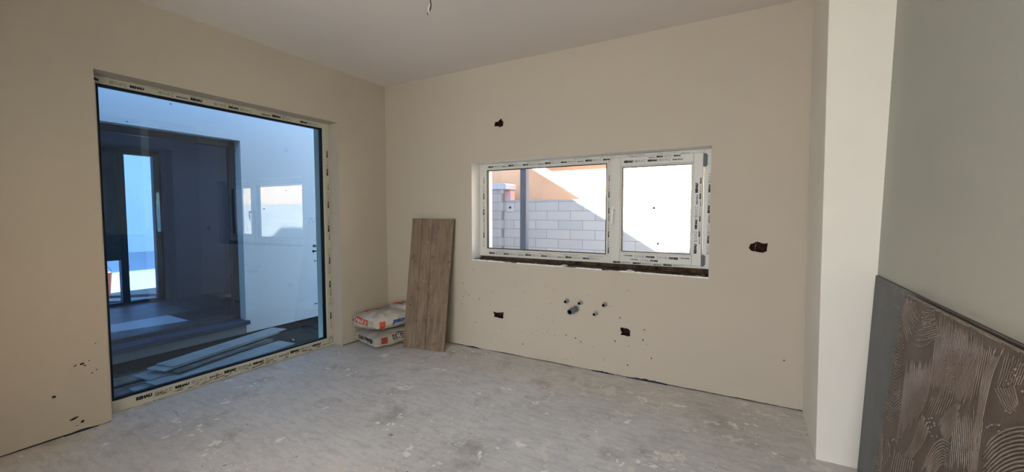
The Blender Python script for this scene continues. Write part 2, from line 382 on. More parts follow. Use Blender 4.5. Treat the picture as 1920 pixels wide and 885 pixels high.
# perimeter insulation strips in the gap under the plaster
M_foam = mat('blue_edge_foam', (44, 60, 88), .9, color2=(24, 28, 36), noise_scale=9); M_gap = mat('dusty_gap', (78, 68, 58), .95, color2=(34, 30, 28), noise_scale=20)
bm = bmesh.new(); box(bm, (.0, .006, -.04), (4.122, .03, .02), 1)
for (x0, x1, h) in ((.0, .30, .012), (1.16, 1.34, .012), (2.55, 2.75, .010), (2.86, 3.2, .014)):
    n = 14; pts = [(x0+(x1-x0)*i/n, -.006-.003*math.sin(i), .001+h*math.sin(math.pi*i/n)*(1+.3*math.sin(i*2.1))) for i in range(n+1)]
    prism(bm, [(x0, -.006, -.01)]+pts+[(x1, -.006, -.01)], (0, .014, 0))
tag(link('edge_insulation_strip', bm, [M_foam, M_gap]), 'dark blue ragged foam edge strip along the floor under the kitchen window wall', 'foam strip')
bm = bmesh.new(); box(bm, (-.03, REAR+.01, -.04), (-.006, AY0-.002, .02), 1); box(bm, (-.03, AY1+.004, -.04), (-.006, -.002, .02), 1)
n = 16; prism(bm, [(-.004+.008, -2.74, -.005)]+[(.004, -2.74+.16*i/n, .002+.012*math.sin(math.pi*i/n)) for i in range(n+1)]+[(.004, -2.58, -.005)], (-.016, 0, 0))
tag(link('edge_insulation_strip', bm, [M_foam, M_gap]), 'dark foam edge strip along the floor at the foot of the patio window wall', 'foam strip')

# ---------------------------------------------------------------- factory printing on window frames
_fc = {}
def text_tris(s, bold=.0):
    k = (s, bold)
    if k not in _fc:
        c = bpy.data.curves.new('t', 'FONT'); c.body = s; c.size = 1; c.offset = bold; c.resolution_u = 2
        o = bpy.data.objects.new('t', c); COL.objects.link(o)
        dg = bpy.context.evaluated_depsgraph_get(); me = o.evaluated_get(dg).to_mesh()
        vv = [(v.co.x, v.co.y) for v in me.vertices]; ff = [tuple(p.vertices) for p in me.polygons]
        o.evaluated_get(dg).to_mesh_clear(); bpy.data.objects.remove(o); bpy.data.curves.remove(c)
        x0 = min(v[0] for v in vv); x1 = max(v[0] for v in vv); y0 = min(v[1] for v in vv); y1 = max(v[1] for v in vv)
        vv = [((x-x0)/(x1-x0), (y-y0)/(y1-y0)) for x, y in vv]
        _fc[k] = (vv, ff)
    return _fc[k]
def put_text(bm, s, w_, h_, f, mi=0, bold=.03):
    vv, ff = text_tris(s, bold); q = [bm.verts.new(f(x*w_, y*h_)) for x, y in vv]
    for t in ff:
        try: bm.faces.new([q[i] for i in t]).material_index = mi
        except ValueError: pass
def quad(bm, f, x0, y0, x1, y1, mi):
    bm.faces.new([bm.verts.new(f(*p)) for p in ((x0, y0), (x1, y0), (x1, y1), (x0, y1))]).material_index = mi
def ringmark(bm, f, cx, cy, r, th, n, a0, a1, mi):
    P = [(cx+math.cos(a0+(a1-a0)*i/n)*r, cy+math.sin(a0+(a1-a0)*i/n)*r) for i in range(n+1)]
    Q = [(cx+math.cos(a0+(a1-a0)*i/n)*(r-th), cy+math.sin(a0+(a1-a0)*i/n)*(r-th)) for i in range(n+1)]
    for i in range(n):
        bm.faces.new([bm.verts.new(f(*p)) for p in (P[i], P[i+1], Q[i+1], Q[i])]).material_index = mi
def marks(bm, o, u, v, length, h=.017, start=.02, flip=False, phase=0, faint=False):
    """a row of the profile maker's print: name, three outline icons, turning arrow, small line of text"""
    o, u, v = V(o), V(u), V(v)
    if flip: o = o+u*length+v*h; u = -u; v = -v
    def F(dx): return lambda x, y: o+u*(dx+x)+v*y
    x = start; k = phase
    while x < length-.09:
        q = k % 5
        if q in (0, 2) or (q == 4):
            wd = h*3.4
            if x+wd > length: break
            if q == 4: put_text(bm, 'REHAU', wd, h*.5, F(x), 0, .045)
            else: put_text(bm, 'REHAU', wd, h*(.95 if q == 0 else .8), F(x), 0, .085)
            x += wd+h*.6
        elif q in (1, 3):
            if x+h*5 > length: break
            f = F(x); s = h*.85
            for (a, b_, c, d) in ((0, 0, s, s*.12), (0, s*.88, s, s), (0, 0, s*.12, s), (s*.88, 0, s, s), (0, s*.45, s, s*.55), (s*.45, 0, s*.55, s)): quad(bm, f, a, b_, c, d, 1)
            ringmark(bm, f, s*1.75, s*.5, s*.45, s*.13, 10, 0, 2*math.pi, 1)
            ringmark(bm, f, s*2.85, s*.4, s*.4, s*.13, 8, 0, 2*math.pi, 1); quad(bm, f, s*3.05, s*.6, s*3.2, s*1.0, 1)
            ringmark(bm, f, s*4.1, s*.5, s*.5, s*.14, 8, .5, 2.6, 0); ringmark(bm, f, s*4.1, s*.5, s*.5, s*.14, 8, 3.6, 5.6, 0)
            x += h*4.6
        k += 1
        if faint and k % 3 == 0: x += h*3
    return bm
def fine(bm, o, u, v, length, h=.006, start=.05):
    o, u, v = V(o), V(u), V(v); x = start
    while x < length-.12:
        quad(bm, lambda a, b_: o+u*(x+a)+v*b_, 0, 0, h*8, h*.4, 0)
        for i in range(7): quad(bm, lambda a, b_: o+u*(x+h*(10+i*2.2)+a)+v*b_, 0, 0, h*1.1, h*random.uniform(.4, 1), 1)
        x += h*42

def rect_frame(bm, f3, u0, v0, u1, v1, wd, w0, w1):
    """rectangular frame member ring: outer rect u0..v1, members wd=(l,b,r,t), depth from w0 to w1"""
    l, b_, r, t = wd
    def bx(a0, b0, a1, b1):
        P = [f3(a0, b0, w0), f3(a1, b1, w1)]
        lo = [min(P[0][i], P[1][i]) for i in range(3)]; hi = [max(P[0][i], P[1][i]) for i in range(3)]
        box(bm, lo, hi)
    bx(u0, v0, u0+l, v1); bx(u1-r, v0, u1, v1); bx(u0+l, v0, u1-r, v0+b_); bx(u0+l, v1-t, u1-r, v1)

# ---------------------------------------------------------------- window 1: kitchen window
fB = lambda u, v, w_: (u, w_, v)
win1 = empty('window_1', (BX0, .15, BZ0), kind='structure')
def child(o, p):
    o.parent = p; o.matrix_parent_inverse = Matrix.Translation(-p.location); return o
FY = .150
bm = bmesh.new()
FZ0, FZ1 = .968, BZ1-.001
rect_frame(bm, fB, BX0+.001, FZ0, BX1-.001, FZ1, (.072, .062, .062, .052), FY, FY+.075)
box(bm, (2.640, FY, FZ0+.062), (2.705, FY+.075, FZ1-.052))
fr = child(link('window_frame', bm, M_pvc, bevel=.003), win1)
# glazing bead around the fixed light
bm = bmesh.new(); rect_frame(bm, fB, BX0+.073, FZ0+.062, 2.640, FZ1-.052, (.018, .018, .018, .016), FY-.004, FY+.03)
child(link('glazing_bead', bm, M_pvc, bevel=.004), win1)
bm = bmesh.new(); rect_frame(bm, fB, BX0+.091, FZ0+.080, 2.622, FZ1-.068, (.006, .008, .008, .006), FY+.001, FY+.032)
child(link('gasket', bm, M_gasket), win1)
bm = bmesh.new(); box(bm, (BX0+.085, FY+.030, FZ0+.075), (2.63, FY+.034, FZ1-.062))
child(link('glass_pane', bm, M_glass), win1)
# opening sash
sx0, sx1, sz0, sz1 = 2.672, 3.420, .992, 1.914
bm = bmesh.new(); rect_frame(bm, fB, sx0, sz0, sx1, sz1, (.080, .078, .072, .072), FY-.022, FY+.05)
sash = child(link('sash', bm, M_pvc, bevel=.004), win1)
bm = bmesh.new(); rect_frame(bm, fB, sx0+.080, sz0+.078, sx1-.072, sz1-.072, (.012, .012, .012, .012), FY-.016, FY+.028)
g = link('glazing_bead', bm, M_pvc, sash, bevel=.003)
bm = bmesh.new(); rect_frame(bm, fB, sx0+.092, sz0+.090, sx1-.084, sz1-.084, (.006, .006, .004, .005), FY-.010, FY+.028)
link('gasket', bm, M_gasket, sash)
bm = bmesh.new(); box(bm, (sx0+.088, FY+.018, sz0+.086), (sx1-.08, FY+.022, sz1-.08))
link('glass_pane', bm, M_glass, sash)
for (px, py, s) in ((1226, 390, .010), (1233.5, 457, .009)):
    p = at(1, FY+.017, px, py); bm = bmesh.new()
    if py < 400: box(bm, (p.x-s, FY+.0145, p.z-s*.9), (p.x+s, FY+.018, p.z+s*.9))
    else: prism(bm, [(p.x-s*1.4, FY+.0145, p.z), (p.x, FY+.0145, p.z-s*1.4), (p.x+s*1.4, FY+.0145, p.z), (p.x, FY+.0145, p.z+s*1.4)], (0, .0035, 0))
    link('glass_sticker', bm, M_ink, sash)
# handle: rose, neck, lever
hp = at(1, FY-.03, 1149.5, 395)
bm = bmesh.new(); hx, hz = hp.x+.004, hp.z
box(bm, (hx-.014, FY-.034, hz-.034), (hx+.014, FY-.022, hz+.034))
tube(bm, [(hx, FY-.03, hz+.004), (hx, FY-.07, hz+.004)], .010, 12)
tube(bm, [(hx, FY-.066, hz+.014), (hx, FY-.075, hz-.005), (hx-.002, FY-.078, hz-.05), (hx-.004, FY-.076, hz-.10), (hx-.004, FY-.072, hz-.125)], [.009, .012, .011, .010, .007], 12)
link('handle', bm, M_handle, sash, bevel=.002)
for z0, z1 in ((1.80, 1.905), (.99, 1.085)):
    bm = bmesh.new(); tube(bm, [(sx1+.013, FY-.018, z0), (sx1+.013, FY-.018, z0+.045)], .009, 12); tube(bm, [(sx1+.013, FY-.018, z0+.048), (sx1+.013, FY-.018, z1)], .009, 12)
    box(bm, (sx1+.002, FY-.014, z0+.01), (sx1+.03, FY-.002, z1-.01))
    link('hinge', bm, M_grey, sash, bevel=.001)
# print on frame and sash
bm = bmesh.new(); e = FY-.0012
marks(bm, (BX0+.10, e, FZ0+.024), (1, 0, 0), (0, 0, 1), 1.32, .0205, phase=0)
fine(bm, (BX0+.16, e, FZ0+.051), (1, 0, 0), (0, 0, 1), 1.2)
marks(bm, (2.67, e, FZ0+.006), (1, 0, 0), (0, 0, 1), .72, .0205, phase=0)
marks(bm, (BX0+.09, e, FZ1-.042), (1, 0, 0), (0, 0, 1), 2.02, .0195, phase=2)
fine(bm, (BX0+.26, e, FZ1-.014), (1, 0, 0), (0, 0, 1), 1.8)
marks(bm, (BX0+.060, e, FZ0+.08), (0, 0, 1), (-1, 0, 0), .80, .0195, phase=1)
fine(bm, (BX0+.066, e, FZ0+.2), (0, 0, 1), (-1, 0, 0), .5, .004)
marks(bm, (2.6505, e, FZ0+.07), (0, 0, 1), (-1, 0, 0), .82, .017, phase=0)
marks(bm, (BX1-.012, e, FZ0+.10), (0, 0, 1), (-1, 0, 0), .74, .0195, phase=1)
link('printed_marks', bm, [M_ink, M_inkg], fr)
bm = bmesh.new(); e = FY-.0232
marks(bm, (sx0+.09, e, sz1-.050), (1, 0, 0), (0, 0, 1), .60, .0235, phase=0)
marks(bm, (sx0+.30, e, sz1-.020), (1, 0, 0), (0, 0, 1), .36, .016, phase=4)
marks(bm, (sx0+.10, e, sz0+.040), (1, 0, 0), (0, 0, 1), .58, .022, phase=4, flip=True)
marks(bm, (sx0+.09, e, sz0+.010), (1, 0, 0), (0, 0, 1), .34, .0195, phase=2, flip=True)
marks(bm, (sx1-.034, e, sz0+.08), (0, 0, -1) if False else (0, 0, 1), (-1, 0, 0), .72, .0235, phase=0)
marks(bm, (sx1-.010, e, sz0+.16), (0, 0, 1), (-1, 0, 0), .62, .0145, phase=4)
marks(bm, (sx0+.012, e, sz0+.2), (0, 0, 1), (-1, 0, 0), .01, .012)
link('printed_marks', bm, [M_ink, M_inkg], sash)
# rough unfinished sill bed
M_bed = mat('rough_sill_bed', (96, 76, 56), .95, color2=(34, 29, 26), noise_scale=16, bump=1, bump_scale=45)
bm = bmesh.new(); n = 90; rows = 6; grid = []
for j in range(rows+1):
    r_ = []
    for i in range(n+1):
        x = BX0+.002+(BX1-BX0-.004)*i/n; y = .012+(FY+.05-.012)*j/rows
        r_.append(bm.verts.new((x, y, sillz(x)+.004+.008*noise.noise(V((x*14, y*22, 3)))+.006*j/rows)))
    grid.append(r_)
for j in range(rows):
    for i in range(n): bm.faces.new((grid[j][i], grid[j][i+1], grid[j+1][i+1], grid[j+1][i]))
box(bm, (BX0, FY+.012, .90), (BX1, FY+.07, FZ0+.002)); box(bm, (BX0, .02, .90), (BX1, .06, .912))
link('trim_1', bm, M_bed, kind='structure')
bm = bmesh.new()
n = 260
for i in range(n):
    x0 = BX0+(BX1-BX0)*i/n; x1 = x0+(BX1-BX0)/n
    if noise.noise(V((x0*5, 2, 0))) < -.12: continue
    h0 = .004*(1+noise.noise(V((x0*30, 0, 0)))); h1 = .004*(1+noise.noise(V((x1*30, 0, 0))))
    b0, b1 = sillz(x0), sillz(x1)
    h0 *= .4+.9*abs(noise.noise(V((x0*60, 1, 0)))); h1 = h0*random.uniform(.5, 1.4)
    prism(bm, [(x0, -.002, b0-.003-h0*1.5), (x1, -.002, b1-.003-h1*1.5), (x1, -.001, b1+.001+h1), (x0, -.001, b0+.001+h0)], (0, .016, 0))
link('trim_2', bm, M_lip, kind='structure')

# ---------------------------------------------------------------- window 2: fixed patio window
fA = lambda u, v, w_: (-w_, u, v)
win2 = empty('window_2', (-.15, AY0, 0), kind='structure')
FX = .150
bm = bmesh.new(); rect_frame(bm, fA, AY0+.001, -.012, AY1-.001, AZ-.001, (.048, .092, .070, .052), FX, FX+.075)
frA = child(link('window_frame', bm, M_pvcA, bevel=.003), win2)
bm = bmesh.new(); rect_frame(bm, fA, AY0+.049, .080, AY1-.071, AZ-.053, (.016, .014, .016, .016), FX+.012, FX+.05)
child(link('glazing_bead', bm, M_gasket, bevel=.003), win2)
bm = bmesh.new(); box(bm, (-FX-.044, AY0+.06, .09), (-FX-.04, AY1-.08, AZ-.062))
child(link('glass_pane', bm, M_glassP), win2)
bm = bmesh.new(); e = -FX+.0012
marks(bm, (e, AY0+.10, AZ-.042), (0, 1, 0), (0, 0, 1), 1.72, .024, phase=1, faint=True)
fine(bm, (e, AY0+.30, AZ-.012), (0, 1, 0), (0, 0, 1), 1.4)
marks(bm, (e, AY0+.16, .036), (0, 1, 0), (0, 0, 1), 1.60, .028, phase=0)
marks(bm, (e, AY1-.016, .16), (0, 0, 1), (0, -1, 0), 2.1, .022, phase=1, faint=True)
fine(bm, (e, AY1-.044, .3), (0, 0, 1), (0, -1, 0), 1.8, .005)
marks(bm, (e, AY0+.026, .10), (0, 0, 1), (0, -1, 0), 2.0, .016, phase=4, faint=True)
link('printed_marks', bm, [M_ink, M_inkg], frA)
bm = bmesh.new()   # blue adhesive dab in the top corner
prism(bm, [(e-.001, AY0+.012+x, AZ-.030+z) for x, z in ((0, .004), (.02, -.006), (.05, -.010), (.055, .0), (.04, .008), (.02, .012))], (.004, 0, 0))
link('corner_smear', bm, mat('blue_smear', (40, 62, 92), .6), frA)
M_dirt = mat('brown_frame_dirt', (112, 84, 56), .9, color2=(60, 48, 38), noise_scale=30)
bm = bmesh.new()
for k in range(60):
    y = AY0+.12+random.random()*1.65; z = .010+random.random()*.022+(.03 if random.random() < .25 else 0); L_ = random.uniform(.02, .09)
    prism(bm, [(e, y, z), (e, y+L_*.5, z-.003), (e, y+L_, z+.001), (e, y+L_*.6, z+random.uniform(.002, .006))], (.0006, 0, 0))
for k in range(14):
    z = .02+random.random()*.07; y = AY1-.06+random.random()*.05
    prism(bm, [(e, y, z), (e, y+.01, z+.003), (e, y+.006, z+.014)], (.0006, 0, 0))
tag(link('frame_dirt', bm, M_dirt, frA), kind='stuff')
# dirt specks on the glass
bm = bmesh.new()
for (px, py, s) in ((495, 391.5, .006), (536, 357, .0045), (584, 353, .003), (583, 410, .004), (587, 416, .004), (580, 418, .003), (238, 228, .004), (320, 195, .005), (488, 555, .003), (465, 430, .003), (495, 458, .003), (585, 334, .003)):
    p = at(0, -FX-.039, px, py); prism(bm, [(p.x, p.y+s*1.6*math.cos(a), p.z+s*.8*math.sin(a)) for a in [i*math.pi/3 for i in range(6)]], (.001, 0, 0))
child(tag(link('glass_specks', bm, M_ink), kind='stuff'), win2)

# ---------------------------------------------------------------- pipes in the kitchen wall
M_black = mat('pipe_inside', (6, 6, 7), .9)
def stub(name, base, L_, r, label, group, tip=(0, 0)):
    bm = bmesh.new(); c = V((base[0], .02, base[1])); d = V((tip[0], -(L_+.02), tip[1]))
    LL = d.length; d.normalize(); a = d.orthogonal().normalized(); b_ = d.cross(a); seg = 20
    prof = [(r*1.0, 0), (r*1.0, LL*.62), (r*1.16, LL*.62), (r*1.16, LL*.70), (r, LL*.72), (r, LL), (r*.80, LL), (r*.78, LL*.45)]
    R = [[bm.verts.new(c+d*t+a*math.cos(k*2*math.pi/seg)*q+b_*math.sin(k*2*math.pi/seg)*q) for k in range(seg)] for q, t in prof]
    for i in range(len(R)-1):
        for k in range(seg):
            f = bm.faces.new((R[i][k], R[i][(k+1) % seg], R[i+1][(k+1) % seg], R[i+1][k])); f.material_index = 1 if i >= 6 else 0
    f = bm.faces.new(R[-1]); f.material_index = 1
    root = empty(name, (base[0], 0, base[1]), label, 'pipe', group)
    child(link('pipe_body', bm, [M_grey if r > .02 else M_grey2, M_black]), root)
    # collar of patched plaster where it leaves the wall
    bm = bmesh.new(); tube(bm, [(base[0], .004, base[1]), (base[0], -.004, base[1])], [r*1.5, r*1.35], 16)
    child(link('wall_collar', bm, M_grey2), root)
M_grey2 = mat('light_grey_fitting', (150, 148, 144), .6)
def w2(px, py): p = at(1, 0, px, py); return (p.x, p.z)
stub('waste_pipe', (2.396, .549), .13, .0255, 'wide grey waste pipe stub sticking out of the kitchen wall', None, (-.012, -.006))
stub('water_pipe_stub', (2.308, .612), .05, .0155, 'small grey water pipe stub above left of the wide waste pipe', 'water pipe stubs in the kitchen wall')
stub('water_pipe_stub', (2.442, .611), .05, .0155, 'small grey water pipe stub above right of the wide waste pipe', 'water pipe stubs in the kitchen wall')
stub('water_pipe_stub', (2.667, .619), .055, .0155, 'small pipe stub furthest right in the group of pipes on the kitchen wall', 'water pipe stubs in the kitchen wall')
stub('water_pipe_stub', (2.588, .532), .07, .0140, 'small pipe stub placed lowest on the kitchen wall, right of the waste pipe', 'water pipe stubs in the kitchen wall')
# loose wire in the right-hand box hole
bm = bmesh.new(); p = at(1, .02, 1416, 461)
tube(bm, [(p.x+.012, .055, p.z+.03), (p.x+.004, .02, p.z+.012), (p.x, .012, p.z-.005), (p.x-.001, .03, p.z-.03)], .0022, 8)
tag(link('loose_wire', bm, M_grey2), 'thin grey wire inside the broken wall hole right of the kitchen window', 'wire')

# ceiling wires
t = empty('ceiling_wire', (2.42, -2.0, H), 'twisted pair of bare light wires hanging from the ceiling', 'wire')
wl = mat('white_cable', (190, 184, 176), .5); wd_ = mat('brown_cable', (48, 38, 34), .5)
P0 = V((2.43, -2.0, H)); P1 = at(1, -2.0, 809, 0); P2 = at(1, -2.0, 803, 27)
for j, m_ in ((0, wl), (1, wd_)):
    bm = bmesh.new(); pts = []
    for i in range(61):
        s = i/60; p = P0.lerp(P1, s/.85) if s < .85 else P1.lerp(P2, (s-.85)/.15)
        ph = s*38+j*math.pi; pts.append(p+V((math.cos(ph)*.0045, math.sin(ph)*.0045, 0)))
    if j == 0: pts[-1] = pts[-1]+V((-.004, 0, -.004))
    tube(bm, pts, .0030, 8); child(link('wire_strand', bm, m_), t)

# ---------------------------------------------------------------- leaning wooden board
def frame_on(P, u, v, n):  # local matrix
    m_ = Matrix((u, n, v)).transposed().to_4x4(); m_.translation = P; return m_
bl = at(2, 0, 755, 652); tr = V((1.053, -.035, 1.361)); 
bl = V((.598, -.372, 0)); br = V((1.068, -.275, 0))
u = (br-bl).normalized(); tl = V((.572, -.150, 1.364)); 
up = (tl-bl); up = (up-u*up.dot(u)); Hh = up.length; v = up.normalized(); n = u.cross(v)
if n.y > 0: n = -n
M_wood = wood_mat('weathered_shuttering_wood', (142, 124, 107), (106, 91, 77))
M_woodd = mat('dark_wood_seam', (44, 35, 28), .95)
root = empty('wooden_board', (0, 0, 0), 'weathered brown wooden board leaning upright against the kitchen wall', 'board')
root.matrix_world = frame_on(bl+V((0, 0, .004)), u, v, -n)
# local coordinates: x across, y into the wall, z up
def plank(x0, x1, xt0, xt1, h0, h1, dz=0):
    bm = bmesh.new(); nn = 14; T = .026
    Lp = []; Rp = []
    for i in range(nn+1):
        s = i/nn; z = h0+(h1-h0)*s
        Lp.append((x0+(xt0-x0)*s+.0015*noise.noise(V((x0*9, z*6, 0))), z)); Rp.append((x1+(xt1-x1)*s+.0015*noise.noise(V((x1*9+4, z*6, 0))), z))
    poly = Lp+Rp[::-1]
    prism(bm, [(x, 0, z) for x, z in poly], (0, T, 0)); return bm
Wb, Wt = .482, .498
for i, (a0, a1) in enumerate(((0, .30), (.30, .545), (.545, 1.0))):
    o = link('plank', plank(Wb*a0+.0018*(i > 0), Wb*a1-.0018*(i < 2), Wt*(.0 if i == 0 else (.25 if i == 1 else .495))+.001, Wt*(.25 if i == 0 else (.495 if i == 1 else 1.0))-.001, .0 if i < 2 else -.004, Hh-.002*i), M_wood, root, bevel=.002)
    if False: pass
bm = bmesh.new(); box(bm, (.12, .022, .05), (.30, .0258, Hh-.05)); link('seam_backing', bm, M_woodd, root)
bm = bmesh.new()
for (x, z, s) in ((.205, 1.10*1.02, .006), (.19, .71, .005), (.215, .705, .004), (.285, .655, .004), (.06, 1.2, .003)):
    prism(bm, [(q_[0], -.001, q_[1]) for q_ in pit((x, z), s*1.5, 9, .45, random.uniform(-.3, .3))], (0, .0012, 0))
tag(link('plaster_splash', bm, mat('dried_plaster', (200, 192, 184), .9), root), kind='stuff')
bm = bmesh.new()
for (x, z, s) in ((.05, .45, .006), (.48, .92, .006), (.28, .35, .005), (.1, 1.0, .004), (.43, .5, .004)):
    prism(bm, [(x+s*math.cos(a), -.0008, z+s*1.3*math.sin(a)) for a in [i*math.pi/4 for i in range(8)]], (0, .001, 0))
tag(link('knot', bm, M_woodd, root), kind='stuff')

# ---------------------------------------------------------------- cement sacks
M_sack = mat('white_paper_sack', (204, 196, 186), .75, noise_amt=.38, noise_scale=11, bump=.5, bump_scale=14)
M_sack2 = mat('grey_paper_sack', (186, 178, 168), .78, noise_amt=.35, noise_scale=12, bump=.5, bump_scale=16)
M_or = mat('orange_print', (204, 92, 62), .75, noise_amt=.2, noise_scale=20); M_bl = mat('blue_print', (36, 84, 150), .75); M_bk = mat('black_print', (22, 21, 24), .75); M_rd = mat('dark_red_print', (150, 66, 54), .75)
M_wh = mat('white_print', (228, 216, 208), .75)
def sack(name, c, sx, sy, sz, rz, seed, m_, label, warp, tiltx=0):
    bm = bmesh.new(); bmesh.ops.create_cube(bm, size=2); bmesh.ops.subdivide_edges(bm, edges=bm.edges, cuts=30, use_grid_fill=True)
    for q in bm.verts:
        x, y, z = q.co
        r = (abs(x)**5+abs(y)**5)**.2 if (x or y) else 0
        m2 = max(abs(x), abs(y))
        if m2 > 0: x, y = x*(m2/r)**.6, y*(m2/r)**.6
        ed = max(abs(x), abs(y)); th = max(.30, (1-ed**5*.62))
        z *= th
        q.co = V((x*sx/2, y*sy/2, z*sz/2)); p = q.co.copy()
        fold = noise.noise(V((p.x*9+seed, p.y*9, p.z*6)))*.012+noise.noise(V((p.x*26+seed, p.y*20, p.z*30)))*.0075+abs(noise.noise(V((p.x*15-seed, p.y*13, p.z*9))))*-.012
        q.co += p.normalized()*fold
        q.co = V(warp(q.co))
    bm.normal_update()
    lo = min(q.co.z for q in bm.verts)
    rot = Matrix.Rotation(rz, 4, 'Z') @ Matrix.Rotation(tiltx, 4, 'X')
    for q in bm.verts: q.co = rot @ q.co
    bvh = BVHTree.FromBMesh(bm)
    root = empty(name, c, label, 'sack', 'sacks stacked in the corner')
    body = link('sack_body', bm, m_, root, smooth=True)
    return root, bvh, rot
def on_sack(bvh, o, u, v, n):
    def f(x, y):
        p = o+u*x+v*y
        loc, nn, i, d = bvh.ray_cast(p+n*.5, -n)
        return (loc+nn*.0045) if loc else p
    return f
def sack_quad(bm, f, x0, y0, x1, y1, mi=0, n=8):
    g_ = [[bm.verts.new(f(x0+(x1-x0)*i/n, y0+(y1-y0)*j/n)) for i in range(n+1)] for j in range(n+1)]
    for j in range(n):
        for i in range(n): bm.faces.new((g_[j][i], g_[j][i+1], g_[j+1][i+1], g_[j+1][i])).material_index = mi
# lower sack (grey): printed upside down
LO = V((.275, -.290, .083)); lz = -.25
r1, bv1, R1 = sack('cement_sack', LO, .50, .56, .165, lz, 2.0, M_sack2, 'grey cement sack with upside-down black lettering, lower one on the floor', lambda p: (p.x, p.y, max(p.z, -.078)+(.012*(p.y/.28) if p.z > 0 else 0)))
RR = r1; PM = [M_bk, M_rd]; ax_, ay_ = R1 @ V((1, 0, 0)), R1 @ V((0, 1, 0))
f = on_sack(bv1, ay_*-.27+ax_*.185+V((0, 0, .026)), -ax_, V((0, 0, -1)), -ay_)
bm = bmesh.new(); put_text(bm, 'Baumit', .28, .042, f, 0, .03); link('printed_word', bm, PM[0], RR)
f2 = on_sack(bv1, ax_*.25+ay_*.12+V((0, 0, .045)), -ay_, V((0, 0, -1)), ax_)
bm = bmesh.new(); put_text(bm, 'OG150', .19, .050, f2, 0, .02); link('printed_word', bm, PM[0], RR)
bm = bmesh.new(); sack_quad(bm, on_sack(bv1, ax_*.25+ay_*-.20+V((0, 0, -.025)), ay_, V((0, 0, 1)), ax_), 0, 0, .07, .06, 0); link('printed_block', bm, PM[1], RR)
bm = bmesh.new(); sack_quad(bm, on_sack(bv1, ax_*.25+ay_*.0+V((0, 0, .050)), ay_, V((0, 0, 1)), ax_), 0, 0, .26, .006, 0); link('printed_block', bm, PM[0], RR)
# upper sack (white, orange and blue print)
UPc = V((.28, -.285, .268)); uz = -.20
r2, bv2, R2 = sack('plaster_sack', UPc, .54, .60, .20, uz, 7.3, M_sack, 'white plaster sack with orange and blue print, middle of the corner stack', lambda p: (p.x, p.y, p.z*1.0+.018*math.sin(p.x*5)+.012*(p.x/.27)), 0)
RR = r2; PM = [M_or, M_bl, M_wh]; ax_, ay_ = R2 @ V((1, 0, 0)), R2 @ V((0, 1, 0))
F1 = on_sack(bv2, ay_*-.3+V((0, 0, 0)), ax_, V((0, 0, 1)), (-ay_+V((0, 0, .35))).normalized())
bm = bmesh.new(); sack_quad(bm, on_sack(bv2, ay_*-.3+ax_*-.15+V((0, 0, .01)), ax_, V((0, 0, 1)), -ay_), 0, -.03, .27, .030, 0); link('printed_block', bm, PM[0], RR)
bm = bmesh.new(); put_text(bm, 'PERLFIX', .23, .036, (lambda f_: (lambda x, y: f_(x, y)+(-ay_)*.0015))(on_sack(bv2, ay_*-.3+ax_*-.13+V((0, 0, -.008)), ax_, V((0, 0, 1)), -ay_)), 0, .02); link('printed_word', bm, PM[2], RR)
bm = bmesh.new(); put_text(bm, 'knauf', .075, .04, on_sack(bv2, ay_*-.3+ax_*-.245+V((0, 0, -.02)), ax_, V((0, 0, 1)), -ay_), 0, .04); link('printed_word', bm, PM[1], RR)
G = on_sack(bv2, ax_*.27+ay_*-.27+V((0, 0, -.01)), ay_, V((0, 0, 1)), ax_)
bm = bmesh.new(); sack_quad(bm, G, .02, -.03, .085, .045, 0); link('printed_block', bm, PM[0], RR)
bm = bmesh.new(); put_text(bm, 'knauf', .15, .055, on_sack(bv2, ax_*.27+ay_*.045+V((0, 0, .035)), -ay_, V((0, 0, -1)), ax_), 0, .05); link('printed_word', bm, PM[1], RR)
bm = bmesh.new(); sack_quad(bm, G, .34, -.02, .52, .04, 0); link('printed_block', bm, PM[0], RR)
bm = bmesh.new(); put_text(bm, 'PFX', .13, .04, (lambda f_: (lambda x, y: f_(x, y)+ax_*.0015))(on_sack(bv2, ax_*.27+ay_*.09+V((0, 0, -.02)), ay_, V((0, 0, 1)), ax_)), 0, .02); link('printed_word', bm, PM[2], RR)
T_ = on_sack(bv2, V((0, 0, 0)), ax_, ay_, V((0, 0, 1)))
bm = bmesh.new(); sack_quad(bm, T_, -.18, -.20, -.08, -.02, 0); link('printed_block', bm, PM[0], RR)
# small crumpled third sack lying on top at the back
r3, bv3, R3 = sack('plaster_sack', V((.43, -.13, .388)), .34, .26, .085, -.25, 11.1, M_sack, 'small part-filled white sack with orange stripe on top of the corner stack', lambda p: (p.x, p.y, p.z+.02*math.sin(p.x*7)))
bm = bmesh.new(); ax_, ay_ = R3 @ V((1, 0, 0)), R3 @ V((0, 1, 0))
T_ = on_sack(bv3, V((0, 0, 0)), ax_, ay_, V((-.2, -.5, 1)).normalized())
sack_quad(bm, T_, -.17, -.09, .06, -.05, 0); link('printed_block', bm, M_or, r3)
bm = bmesh.new(); sack_quad(bm, T_, -.10, .0, .10, .03, 0); link('printed_block', bm, M_or, r3)

